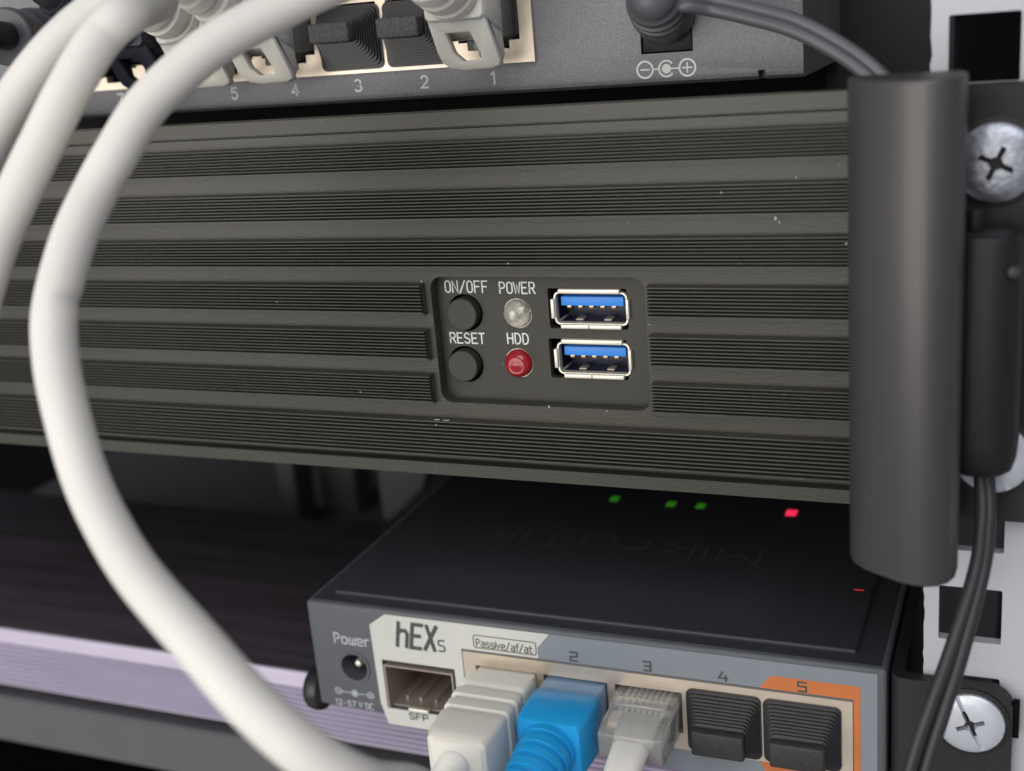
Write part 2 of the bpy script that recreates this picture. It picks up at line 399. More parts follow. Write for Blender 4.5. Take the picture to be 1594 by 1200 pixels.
# raised ribbed bands
bands = [(22.75, 28.0), (14.3, 19.75), (5.95, 11.4), (-2.3, 3.35), (-10.65, -4.95), (-18.75, -13.25), (-28.9, -21.6)]
def rib_profile(z0, z1, n):
    yb, yt, d = .5, -2.0, 1.6
    zt = z1; prof = [(yb, z1), (-1.25, z1)]
    p = (z1 - z0 - .9) / n; zc = z1 - .1
    prof += [(yt + .15, z1 - .12)]
    for k in range(n):
        a = zc - k * p
        prof += [(yt, a - .02), (yt - .02, a - .02 - p * .16), (yt, a - .02 - p * .32), (yt + d, a - p * .44), (yt + d, a - p * .97)]
    prof += [(yt, z0 + .78), (yt, z0 + .55), (yt + .9, z0 + .40), (yt + .9, z0), (yb, z0)]
    return prof
lx = P(657, 490, 1, -2).x; rx = P(1007, 500, 1, -2).x
for i, (z0, z1) in enumerate(bands):
    n = 8 if i < 6 else 9
    pr = rib_profile(z0, z1, n)
    if 3 <= i <= 5:
        panel.prism(pr, 'x', XL + .3, lx + .0); panel.prism(pr, 'x', rx, XR - .3)
    else: panel.prism(pr, 'x', XL + .3, XR - .3)
panel.build('front_panel', 'anod', srv, smooth=25)

b = MB()
for (u, v, du, dv_) in ((676, 653, 9, 1.0), (690, 654, 10, .9), (678, 661, 2, 1.4), (790, 410, 2.2, 1.6), (655, 438, 2, 2), (1206, 340, 2, 4.5), (1212, 346, 1.6, 2), (236 * 4, 640, 1.5, 1.2), (1316, 379, 2, 2), (430, 470, 2.0, 1.2), (560, 610, 2.4, 1.2), (1122, 300, 1.4, 3)):
    q = P(u, v, 1, -2.02); b.box(q.x, q.x + du * .12, -2.06, -1.9, q.z - dv_ * .055, q.z + dv_ * .055)
for (u, v, du, dv_) in ((854, 633, 1.6, 4.5), (1010, 455 + 50, 1.5, 1.5), (1238, 276, 1.8, 1.5), (500, 296, 1.5, 1.2), (820, 420, 1.8, 1.3)):
    q = P(u, v, 1, -.02); b.box(q.x, q.x + du * .12, -.05, .05, q.z - dv_ * .055, q.z + dv_ * .055)
tag(b.build('lint_specks', 'grey_print', srv, smooth=0), None, None, kind='stuff')
# control plate at the bottom of the pocket
FY = 2.5
bt1 = T(724.5, 486.5, FY); bt2 = T(726, 566.5, FY); l1 = T(805.5, 488, FY); l2 = T(808, 565, FY)
def quadbox(pts, y):
    q = [T(u, v, y) for u, v in pts]
    return ((q[0][0] + q[3][0]) / 2, (q[1][0] + q[2][0]) / 2, (q[2][1] + q[3][1]) / 2, (q[0][1] + q[1][1]) / 2)
cu1 = quadbox([(854, 449), (977, 449), (977, 513), (854, 511)], FY); cu2 = quadbox([(855, 526), (977, 530), (977, 592), (857, 587)], FY)
plate = MB(); plate.prism(rrect(pcx, pcz, pw + 3, ph + 3, 2, 4), 'y', FY, FY + 1.6)
c = MB()
for q in (bt1, bt2): c.prism(circ(q[0], q[1], 3.38, 48), 'y', FY - 2, FY + 5)
for q in (l1, l2): c.prism(circ(q[0], q[1], 2.68, 48), 'y', FY - 2, FY + 5)
for q in (cu1, cu2): c.prism(rrect((q[0] + q[1]) / 2, (q[2] + q[3]) / 2, q[1] - q[0], q[3] - q[2], .35, 3), 'y', FY - 2, FY + 5)
me = cutmesh(plate.build('p', None, raw=True), [c.build('c', None, raw=True)])
ctrl = link(me, 'control_plate', 'anod2', srv)
b = MB(); b.box(PX0 - .5, PX1 + .5, FY + 5.35, FY + 5.45, PZ0 - .5, PZ1 + .5); b.build('pocket_backing', 'hole', srv)
for (q, lab) in ((bt1, 'upper round push button under the ON/OFF print'), (bt2, 'lower round push button under the RESET print')):
    b = MB(); b.lathe((q[0] - .05, FY + 5, q[1]), (0, -1, 0), [(2.86, 0), (2.86, 6.35), (2.80, 6.52), (2.66, 6.6), (0.01, 6.62)], 56)
    o = b.build('push_button', 'button', srv, smooth=14); o['label'] = lab
# indicator lamps
b = MB(); b.lathe((l1[0], FY + 2, l1[1]), (0, -1, 0), [(2.5, 0), (2.5, 2.1), (2.42, 2.5), (2.1, 2.95), (1.5, 3.25), (.8, 3.42), (.01, 3.46)], 48)
lens = b.build('indicator_lens', 'led_clear', srv); lens['label'] = 'clear lens of the POWER indicator'
b = MB(); b.lathe((l1[0], FY + 1.95, l1[1]), (0, -1, 0), [(2.3, -.6), (2.3, .15), (2.0, .2), (1.5, .02), (.9, -.1), (.01, -.1)], 32)
b.box(l1[0] + .15, l1[0] + 1.3, FY - .2, FY + 1.6, l1[1] - .1, l1[1] + 1.2, .2); b.box(l1[0] - 1.3, l1[0] - .3, FY + .3, FY + 1.6, l1[1] - 1.1, l1[1] + .4, .2)
b.build('reflector', 'nickel', lens)
b = MB(); b.lathe((l2[0], FY + 2, l2[1]), (0, -1, 0), [(2.52, 0), (2.52, 2.2), (2.44, 2.65), (2.15, 3.15), (1.62, 3.5), (1.5, 3.46), (1.3, 3.42), (.7, 3.62), (.01, 3.66)], 48)
o = b.build('indicator_lens', 'led_red', srv); o['label'] = 'red lens of the HDD indicator'
b = MB()
for q in (l1, l2): b.lathe((q[0], FY + .35, q[1]), (0, -1, 0), [(2.56, 0), (2.66, 0), (2.66, .2), (2.56, .2), (2.56, 0)], 48, cap=False)
b.build('lens_rims', 'nickel', srv)
# USB sockets
def usb(cx, cz):
    W, H = 13.1, 5.75; y = FY - .25
    sh = MB()
    out = rrect(cx, cz, W, H, .95, 6); inn = rrect(cx, cz, W - .56, H - .56, .7, 6)
    sh.loft([[(x, y, z) for x, z in out], [(x, y + 9, z) for x, z in out], [(x, y + 9, z) for x, z in inn], [(x, y, z) for x, z in inn], [(x, y, z) for x, z in out]], cap=False)
    s = sh.build('usb_socket', 'nickel', srv, smooth=50)
    fl = MB()
    def lip(x0, x1, z0, z1, dx, dz):       # flared spring lip: thick rolled sheet
        ring0 = [(x0, y + .8, z0), (x1, y + .8, z0), (x1, y + .8, z1), (x0, y + .8, z1)]
        k = .14
        fl.box(min(x0, x1), max(x0, x1), y - .55, y + .7, min(z0, z1), max(z0, z1), .16, 3)
    zt = cz + H / 2; zb = cz - H / 2
    lip(cx - W / 2 + 1.0, cx + W / 2 - 1.1, zt - .22, zt + .62, 0, 1)
    lip(cx - W / 2 + 1.1, cx - .35, zb - .62, zb + .16, 0, -1); lip(cx - .31, cx + W / 2 - 1.1, zb - .62, zb + .16, 0, -1)
    lip(cx - W / 2 - .5, cx - W / 2 + .18, cz - 1.75, cz + 1.7, -1, 0); lip(cx + W / 2 - .18, cx + W / 2 + .4, cz - 1.7, cz + 1.8, 1, 0)
    fl.build('flared_lips', 'nickel', s)
    li = MB(); li.box(cx - 6.2, cx + 6.2, y + 1.2, y + 4.85, cz - 2.56, cz - 2.5); li.box(cx - 6.22, cx - 6.16, y + 1.2, y + 4.85, cz - 2.2, cz + 2.2); li.box(cx + 6.16, cx + 6.22, y + 1.2, y + 4.85, cz - 2.2, cz + 2.2); li.build('shade_liner', 'navy', s)  # thin dark sheets: navy colour stands for the shadow inside the shell
    tg = MB(); tg.box(cx - 5.6, cx + 5.6, y + .9, y + 8.8, cz + .25, cz + 1.85, .12); tg.build('contact_tongue', 'blue', s)
    ct = MB()
    for k in range(5): ct.box(cx - 4.6 + k * 2.0, cx - 3.75 + k * 2.0, y + 1.0, y + 6, cz - .22, cz + .4, .08)
    ct.build('contacts', 'gold', s)
    nv = MB(); nv.box(cx - 6.0, cx + 6.0, y + 4.9, y + 8.9, cz - 2.5, cz + 2.5)
    nv.build('socket_back', 'navy', s)
    sp = MB()
    for k in (-2.7, 2.4): sp.box(cx + k - .7, cx + k + .7, y + 1.6, y + 4, cz - 2.62, cz - 2.2, .15)
    sp.build('spring_tabs', 'sfp', s)
u1 = T(919.2, 480.5, FY - .25); u2 = T(924, 558.5, FY - .25)
usb(*u1); usb(*u2)
# lettering on the control plate
b = MB(); to = onplane(FY)
for s_, (ua, ub, vb, vt) in {'ON/OFF': (694, 759, 455, 437.5), 'POWER': (778.5, 832.5, 456.5, 439.5), 'RESET': (702, 754.5, 534, 518.5), 'HDD': (791, 823, 535, 519)}.items():
    a = T(ua, vb, FY); d = T(ub, vb, FY); tp = T(ua, vt, FY)
    text(b, s_, to, a[0], d[0], (a[1] + d[1]) / 2, tp[1] - a[1], .25, adv=.74)
b.build('lettering', 'white_print', srv, smooth=0)
# handle
hz1, hz0 = 35.6, -35.4
prof = [(3.0, -11.0), (2.4, -12.5), (2.4, -14.5), (3.2, -16.8), (5.2, -18.9), (8.0, -20.6), (10.2, -21.9), (12.4, -22.6), (14.2, -22.6), (15.8, -22.0), (17.0, -20.7), (17.75, -18.8), (17.95, -16.0), (17.8, -13.2), (17.0, -11.0)]
b = MB(); b.prism(prof, 'z', hz0, hz1)
bm2 = b.bm
e = [ed for ed in bm2.edges if abs(ed.verts[0].co.z - ed.verts[1].co.z) < 1e-6]
bmesh.ops.bevel(bm2, geom=e, offset=.55, segments=3, profile=.5, affect='EDGES')
hd = b.build('bar_handle', 'handle', srv, smooth=50)
for za in (20, -29):
    b = MB(); b.box(7.2, 15, -11.4, 1, za, za + 9, .4); b.build('handle_post', 'handle', hd)
# mounting ear
me = MB().prism(rrect(18.6, -.35, 26, 66.0, .8, 3), 'y', -1.4, 1.2).build('e', None, raw=True)
link(me, 'mounting_ear', 'ear', srv)

# ================================================================== RACK SCREWS
def screw(u, v, y, rad, m, label, ang, dome, slot=True):
    q = T(u, v, y)
    t = thing('rack_screw', (q[0], y, q[1] - rad), label, 'screw', 'screws holding devices to the rack rail')
    pr = [(rad * .96, 0), (rad, .25), (rad * .985, .8), (rad * .9, .8 + dome * .45), (rad * .7, .8 + dome * .78), (rad * .4, .8 + dome * .95), (.01, .8 + dome)]
    me = MB().lathe((q[0], y, q[1]), (0, -1, 0), pr, 64).build('h', None, raw=True)
    top = .8 + dome
    cs = MB(); ca, sa = math.cos(R(ang)), math.sin(R(ang))
    def bar(l, wd, dep, a):
        c_, s_ = math.cos(R(a)), math.sin(R(a))
        pts = [(-l, -wd), (l, -wd), (l, wd), (-l, wd)]
        return [(q[0] + x * c_ - z * s_, q[1] + x * s_ + z * c_) for x, z in pts]
    cl = []
    if slot: cl.append(MB().prism(bar(rad * 1.2, .34, 0, ang), 'y', y - top - 2, y - top + .85).build('c', None, raw=True))
    cl.append(MB().prism(bar(rad * .44, .40, 0, ang + 45 if not slot else ang), 'y', y - top - 2, y - top + 1.7).build('c', None, raw=True))
    cl.append(MB().prism(bar(rad * .44, .40, 0, ang + 135 if not slot else ang + 90), 'y', y - top - 2, y - top + 1.7).build('c', None, raw=True))
    cl.append(MB().lathe((q[0], y, q[1]), (0, -1, 0), [(.15, top - 2), (1.0, top + .01), (1.0, top + 1)], 20).build('c', None, raw=True))
    me = cutmesh(me, cl)
    link(me, 'screw_head', m, t)
    MB_ = MB().lathe((q[0], y, q[1]), (0, -1, 0), [(rad + .75, -.0), (rad + .75, .22), (rad + .6, .30), (.5, .30)], 48)
    MB_.build('washer', 'ear', t)
    MB().lathe((q[0], y + .02, q[1]), (0, 1, 0), [(2.9, 0), (2.9, 9), (2.4, 10)], 24).build('shank', 'zinc', t)
screw(1551, 252, -1.42, 5.7, 'chrome', 'shiny chrome rack screw beside the top of the black bar handle', 20, 1.0, False)
screw(1545, 711, -1.42, 5.6, 'zinc', 'bright rack screw half hidden behind the black adapter and its lead', -62, .9)
screw(1511, 1123, -1.42, 5.3, 'zinc', 'matt zinc rack screw with slot and cross on the black router bracket', -66, .7)

# ================================================================== NETWORK SWITCH
SY = 20.0
sw = thing('network_switch', (-110, 60, 33.0), 'grey metallic network switch with numbered ports sitting on the black server', 'network switch')
SXR = -9.4; SXL = -235
fr = MB(); prof = [(SY + .9, 33.45), (SY + .15, 34.0), (SY, 34.6), (SY, 72), (SY + 90, 72), (SY + 90, 33.45)]
me = MB().prism(prof, 'x', SXL, SXR).build('f', None, raw=True)
labx = [P(u, v, 1, SY).x for u, v in ((769, 122), (661, 127), (558, 132), (459, 140))]
LX = lambda n: labx[0] - 13.93 * (n - 1)
fz0 = P(833, 95, 1, SY).z; fx1 = P(833, 60, 1, SY).x; fx0 = LX(8) - 9
jx0, jx1 = P(997, 60, 1, SY).x, P(1078, 60, 1, SY).x; jz0 = P(1037, 82, 1, SY).z
c = [boxm(fx0 + .3, fx1 - .3, SY - 3, SY + 14, fz0 + .3, fz0 + 15.5), boxm(jx0, jx1, SY - 3, SY + 12, jz0, jz0 + 11.5)]
nx = P(1186, 128, 1, SY)
c.append(boxm(nx.x - .6, nx.x + .6, SY - 2, SY + 3, 32, 35.0))
me = cutmesh(me, c)
link(me, 'switch_case', 'switch', sw, smooth=30)
b = MB(); b.box(SXL + 1, SXR - .5, 76, SY + 88, 32.62, 33.43); b.build('base_pad', 'switch_dark', sw)
# port block
PZ = fz0 + 1.35          # bottom of openings
me = boxm(fx0, fx1, SY - .9, SY + 1, fz0, fz0 + 15.8)
cs = MB()
for n in range(1, 9):
    x = LX(n); cs.prism([(x - 5.95, PZ + 2.6), (x - 3.9, PZ + 2.6), (x - 3.9, PZ + 1.2), (x - 2.0, PZ + 1.2), (x - 2.0, PZ), (x + 2.0, PZ), (x + 2.0, PZ + 1.2), (x + 3.9, PZ + 1.2), (x + 3.9, PZ + 2.6), (x + 5.95, PZ + 2.6), (x + 5.95, PZ + 11.2), (x - 5.95, PZ + 11.2)], 'y', SY - 4, SY + 4)
me = cutmesh(me, [cs.build('c', None, raw=True)])
link(me, 'port_frame', 'tin', sw)
for n in range(1, 9):
    x = LX(n); b = MB()
    b.box(x - 6.2, x + 6.2, SY + 10, SY + 11, PZ, PZ + 11.4); b.box(x - 6.4, x - 6.1, SY + 1.01, SY + 10, PZ, PZ + 11.4); b.box(x + 6.1, x + 6.4, SY + 1.01, SY + 10, PZ, PZ + 11.4)
    b.box(x - 6.1, x + 6.1, SY + 1.01, SY + 10, PZ - .3, PZ - .02)
    b.build('port_cavity', 'ear', sw)
# power jack
b = MB()
jz1 = jz0 + 11.2
me = boxm(jx0 + .22, jx1 - .22, SY + .35, SY + 9, jz0 + .22, jz1, bev=.1)
jc = ((jx0 + jx1) / 2, jz0 + 6.2)
me = cutmesh(me, [MB().prism(circ(jc[0], jc[1], 3.6), 'y', SY - 3, SY + 7).build('c', None, raw=True)])
link(me, 'power_jack', 'boxp', sw)
# print
b = MB(); to = onplane(SY)
for n, v in ((1, 130.5), (2, 136), (3, 141.5), (4, 148.5), (5, 154.5), (6, 160), (7, 165)):
    zz = P(769 - 103 * (n - 1), v, 1, SY).z; x = LX(n)
    zz = P(797 + 0, 0, 1, SY).z if False else zz
    text(b, str(n), to, x - .68, x + .68, zz, 2.1, .34)
b.build('port_numbers', 'white_print', sw, smooth=0); b = MB()
sy_ = [T(1004, 108.6, SY), T(1037.4, 106.7, SY), T(1070, 104.8, SY)]
for k, q in enumerate(sy_):
    if k != 1: ring_print(b, q[0], q[1], 1.38, .33, to)
q = sy_[0]; ribbon(b, [(q[0] - .75, q[1]), (q[0] + .75, q[1])], .24, lambda x, z: to(x, z, .0))
q = sy_[2]; ribbon(b, [(q[0] - .8, q[1]), (q[0] + .8, q[1])], .24, lambda x, z: to(x, z, .0)); ribbon(b, [(q[0], q[1] - .8), (q[0], q[1] + .8)], .24, lambda x, z: to(x, z, .01))
q = sy_[1]; ring_print(b, q[0], q[1], 1.3, .32, to, 42, 318)
b.face([to(x, z, .012) for x, z in circ(q[0], q[1], .8, 24)][::-1])
ribbon(b, [(sy_[0][0] + 1.5, sy_[0][1]), (q[0] - 1.42, q[1])], .24, lambda x, z: to(x, z, .006)); ribbon(b, [(q[0] + .7, q[1]), (sy_[2][0] - 1.5, sy_[2][1])], .24, lambda x, z: to(x, z, .018))
b.build('polarity_symbol', 'white_print', sw, smooth=0)

# ================================================================== ROUTER
YR = -.4; X0 = -106.7; X1 = 6.3; ZT = -62.3; ZB = -86.0
rt = thing('network_router', ((X0 + X1) / 2, 44, ZB), 'small grey five port router with pale and orange front stickers under the server', 'router')
me = MB().box(X0, X1, YR, 88, ZB, ZT, .7, 3).build('r', None, raw=True)
pzc = P(1125, 1067, 1, YR).z
rjx = [P(u, v, 1, YR).x for u, v in ((893, 1021), (1007, 1036), (1125, 1052), (1248, 1069))]
rjx = [rjx[0] - 13.97] + rjx
qa = T(720.8, 1011.8, YR); qb = T(1327.6, 1091.7, YR); fzt = (qa[1] + qb[1]) / 2; fzb = fzt - 14.4
s0 = T(595, 1026, YR); s1 = T(707, 1043, YR); s2 = T(601, 1100, YR)
sx0, sx1, szt, szb = s0[0], s1[0], (s0[1] + s1[1]) / 2, s2[1]
jk = T(552.3, 1038.4, YR)
cl = [boxm(qa[0] + .25, qb[0] - .25, YR - 3, YR + 14, fzb + .25, fzt - .25), boxm(sx0, sx1, YR - 3, YR + 30, szb, szt),
      MB().prism(circ(jk[0], jk[1], 3.0), 'y', YR - 3, YR + 9).build('c', None, raw=True)]
# stepped lid edge: a shallow groove round the top
me = cutmesh(me, cl)
link(me, 'router_case', 'router', rt, smooth=30)
b = MB(); b.box(X0 + 1.0, X1 - 1.0, YR + 1.0, 87, ZT - .5, ZT + .12, .1); b.build('lid_rim', 'router_top', rt)
b = MB(); b.box(X0 + 4.6, X1 - 5.4, YR + 3.8, 85, ZT - .2, ZT + .95, .45, 3); lid = b.build('top_lid', 'router_top', rt)
# raised lettering on the lid, read from the rear
b = MB(); la = P(748, 832, 2, ZT + .75); lb = P(1188, 872, 2, ZT + .75)
def onlid(x, z, l): return (la.x + lb.x - x, la.y + 4.0 - z, ZT + 1.0 + l)
text(b, 'MikroTik', onlid, la.x + 1, lb.x - 1, 0, 7.0, .7, adv=.74)
b.build('raised_lettering', 'logo', lid, smooth=0)
# lights on the lid
for (u, v, m, s_) in ((957, 776, 'led_green_on', .85), (1045, 784, 'led_green_on', .85), (1091, 787, 'led_green_on', .85), (1232, 798, 'led_red_on', 1.0)):
    q = P(u, v, 2, ZT + 1.0); b = MB(); b.box(q.x - 1.15 * s_, q.x + 1.15 * s_, q.y - 1.6 * s_, q.y + 1.6 * s_, ZT + .5, ZT + 1.05, .1)
    o = b.build('status_light', m, lid); o['label'] = 'lit red status light' if 'red' in m else 'lit green status light'
q = P(1337, 918, 2, ZT + 1); b = MB(); b.box(q.x - .9, q.x + .9, q.y - .16, q.y + .16, ZT + .6, ZT + 1.02, .05); b.build('red_glint', 'red_glint_dim', rt)  # faint red reflection on the router, made as a small glowing bar
# stickers
def sticker(pts, name, m, y, flip=False):
    b = MB(); b.prism([T(u, v, YR) for u, v in pts], 'y', y, YR + .02); return b.build(name, m, rt, smooth=0)
def zat(x, z): return (x, z)
wl = T(582.8, 973.1, YR); zt_s = (T(598, 955.2, YR)[1] + T(854.7, 988.3, YR)[1]) / 2
wb = T(606, 1126, YR)
wx = [T(582.8, 1030, YR)[0], T(598, 955, YR)[0], T(854.7, 988.3, YR)[0], T(836.8, 1008.2, YR)[0], T(606, 1126, YR)[0]]
zc = T(582.8, 973.1, YR)[1]; zrb = T(836.8, 1008.2, YR)[1]; zlb = T(587, 1093, YR)[1]; zbt = wb[1]
def holed(poly, y, m, name, cutters):
    me = MB().prism(poly, 'y', y, YR + .03).build('s', None, raw=True)
    me = cutmesh(me, [boxm(*k) for k in cutters]); return link(me, name, m, rt, smooth=0)
frc = (qa[0] - .35, qb[0] + .1, YR - 2, YR + 2, fzb - .2, fzt + .35)
sfc = (sx0 - .1, sx1 + .1, YR - 2, YR + 2, szb - .1, szt + .1)
holed([(wx[0], zc), (wx[1], zt_s), (wx[2], zt_s), (wx[3], zrb), (wx[3], zbt), (wx[4], zbt), (wx[0] + .3, zlb)], YR - .06, 'st_white', 'pale_sticker', [frc, sfc])
sgx1 = T(1366, 1052, YR)[0]; sgz = (T(1366, 1052, YR)[1] + zt_s) / 2
zt_s2 = zt_s
holed([(wx[2] + .06, zt_s2), (sgx1, zt_s2), (sgx1, zbt), (wx[3] + .06, zbt), (wx[3] + .06, zrb)], YR - .04, 'st_grey', 'blue_grey_sticker', [frc])
ox = [T(1181, 1071, YR), T(1200, 1052.5, YR), T(1339.5, 1068, YR)]
oz = (ox[1][1] + ox[2][1]) / 2
holed([(ox[0][0], ox[0][1]), (ox[1][0], oz), (ox[2][0], oz), (ox[2][0], zbt + .15), (ox[1][0], zbt + .15), (ox[0][0], T(1179.5, 1187, YR)[1])], YR - .09, 'st_orange', 'orange_sticker', [frc])
# port frame
me = boxm(qa[0], qb[0], YR - .35, YR + 1.2, fzb, fzt)
cs = MB(); PB = fzb + 1.0
for x in rjx:
    cs.prism([(x - 6.3, PB + 2.4), (x - 3.9, PB + 2.4), (x - 3.9, PB + 1.1), (x - 2, PB + 1.1), (x - 2, PB), (x + 2, PB), (x + 2, PB + 1.1), (x + 3.9, PB + 1.1), (x + 3.9, PB + 2.4), (x + 6.3, PB + 2.4), (x + 6.3, PB + 10.7), (x - 6.3, PB + 10.7)], 'y', YR - 4, YR + 4)
me = cutmesh(me, [cs.build('c', None, raw=True)]); link(me, 'port_frame', 'tin', rt)
for x in rjx:
    b = MB(); b.box(x - 6.4, x + 6.4, YR + 10, YR + 11, PB, PB + 11); b.box(x - 6.7, x - 6.4, YR + 1.21, YR + 10, PB, PB + 11); b.box(x + 6.4, x + 6.7, YR + 1.21, YR + 10, PB, PB + 11)
    b.box(x - 6.1, x + 6.1, YR + 1.21, YR + 10, PB - .3, PB - .02); b.build('port_cavity', 'ear', rt)
# SFP cage
b = MB(); e_ = .28; g = .18
x0, x1, z0, z1 = sx0 + .45, sx1 - .25, szb + .2, szt - .75
b.box(x0, x1, YR - .55, YR + 28, z1 - e_, z1); b.box(x0, x0 + e_, YR - .55, YR + 28, z0, z1 - e_ - .002); b.box(x1 - e_, x1, YR - .55, YR + 28, z0, z1 - e_ - .002)
b.box(x0 + e_ + .002, x1 - e_ - .002, YR + .8, YR + 28, z0, z0 + e_); b.box(x0 + .3, x1 - .3, YR + 27, YR + 28, z0 + .3, z1 - .3)
for k in (2.2, 5.2, 8.6, 11.2): b.box(x0 + k, x0 + k + .5, YR + 3, YR + 24, z0 + e_ + .002, z0 + 1.1)
b.build('fibre_cage', 'sfp', rt)
b = MB(); xm = (T(636, 1098, YR)[0] + T(671, 1102, YR)[0]) / 2
b.box(xm - 2.2, xm + 2.2, YR - .9, YR + .4, z0 + .05, z0 + .85, .15); b.build('cage_latch', 'nickel', rt)
# power socket
b = MB(); b.lathe((jk[0], YR + .02, jk[1]), (0, -1, 0), [(2.95, -7), (2.95, .25), (3.45, .3), (3.6, .12), (3.6, 0)], 48, cap=False)
b.build('socket_ring', 'router', rt)
b = MB(); b.lathe((jk[0], YR + 7, jk[1]), (0, -1, 0), [(2.94, 0), (.0101, .01)], 32); b.build('socket_floor', 'hole', rt)
b = MB(); b.lathe((jk[0], YR + 6.5, jk[1]), (0, -1, 0), [(.85, 0), (.85, 4.6), (.6, 5.2), (.01, 5.4)], 20); b.build('socket_pin', 'nickel', rt)
# prints
def pr_text(b, s_, ua, va, ub, vb, hpx, sw_, y=YR - .07, slant=0, adv=.72):
    a = T(ua, va, YR); d = T(ub, vb, YR); tp = T(ua, va - hpx, YR)
    text(b, s_, onplane(y), a[0], d[0], (a[1] + d[1]) / 2, tp[1] - a[1], sw_, slant=slant, adv=adv)
b = MB(); pr_text(b, 'Power', 521.5, 999.5, 575, 1006.5, 14.5, .32, YR, adv=.76)
pr_text(b, '12-57 V DC', 523, 1096.5, 582, 1104, 8.5, .22, YR, adv=.74)
for k, (u, v) in enumerate(((527, 1074.7), (552.5, 1079.0), (577, 1082.5))):
    q = T(u, v, YR); ring_print(b, q[0], q[1], .68, .2, onplane(YR))
    if k != 1: ribbon(b, [(q[0] - .35, q[1]), (q[0] + .35, q[1])], .18, lambda x, z: onplane(YR)(x, z, 0))
    if k == 2: ribbon(b, [(q[0], q[1] - .35), (q[0], q[1] + .35)], .18, lambda x, z: onplane(YR)(x, z, .01))
    if k == 1: b.face([onplane(YR)(x, z, .01) for x, z in circ(q[0], q[1], .45, 16)][::-1])
qs = [T(527, 1074.7, YR), T(552.5, 1079.0, YR), T(577, 1082.5, YR)]
for a, d in ((0, 1), (1, 2)): ribbon(b, [(qs[a][0] + .8, qs[a][1]), (qs[d][0] - .8, qs[d][1])], .18, lambda x, z: onplane(YR)(x, z, .02))
b.build('white_lettering', 'grey_print', rt, smooth=0)
b = MB()
pr_text(b, 'hEX', 619, 1004.5, 677, 1012.5, 36, .84, slant=.2, adv=.74)
pr_text(b, 's', 684, 1013, 693, 1014, 24, .36)
pr_text(b, 'Passive/af/at', 742.5, 1006, 829, 1016, 11, .22, adv=.76)
pr_text(b, 'SFP', 638.5, 1118.5, 667, 1123, 9.5, .3)
a = T(738, 1004, YR); d = T(834.5, 1010, YR); zc_ = T(786, 1003.6, YR)[1]
pts = rrect((a[0] + d[0]) / 2, zc_, d[0] - a[0], 2.65, .5, 4)
ribbon(b, pts + [pts[0], pts[1]], .18, lambda x, z: onplane(YR - .07)(x, z, .03))
for (k, ua, ub, vb) in (('q2', 888.5, 899, 1027.5), ('q3', 1002, 1013, 1042.5), ('q4', 1119, 1132, 1058.5), ('q5', 1242.5, 1255, 1075)):
    a = T(ua, vb, YR); d = T(ub, vb, YR); text(b, [k], onplane(YR - .10), a[0], d[0], a[1], 1.75, .34)
q = T(1207, 1204, YR)
b.build('dark_lettering', 'dark_print', rt, smooth=0)
# bracket carrying the router
br = thing('router_bracket', (15, 1, -90), 'black bent steel bracket fixing the router to the white rail', 'bracket')
b = MB()
ez = -62.9; ezb = -92
pf = [(6.9, 40), (6.9, 1.2), (7.2, .0), (7.9, -.9), (9.0, -1.3), (11, -1.35), (26.0, -1.35), (26.0, .9), (11, .9), (9.3, 1.2), (8.9, 2.0), (8.9, 40)]
b.prism(pf, 'z', ezb, ez, .0)
me = b.build('x', None, raw=True)
ccut = MB(); ccut.prism([(26.5, ez + 1), (22.5, ez + 1), (23.6, ez - .25), (24.8, ez - 1.0), (25.6, ez - 2.0), (26.5, ez - 4.2)], 'y', -5, 5)
me = cutmesh(me, [ccut.build('c', None, raw=True)]); link(me, 'ear_plate', 'ear', br)
b = MB(); b.box(26.0, 27.0, -.9, .8, -71.6, -65.3, .1); b.build('tab', 'hole', br)
b = MB(); b.box(X0 - 5.0, 8.9, 8, 86, -88.4, -86.6, .2); b.build('tray', 'ear', br)
b = MB(); q = P(466, 1073, 1, 3); b.lathe((X0 - 1.2, 4, q.z + .6), (-1, 0, 0), [(2.6, -1.5), (4.5, 0), (4.7, 1.2), (4.5, 2.4), (3.9, 3.2), (2.0, 3.6), (.01, 3.7)], 36)
kb = b.build('side_knob', 'rubber', br)

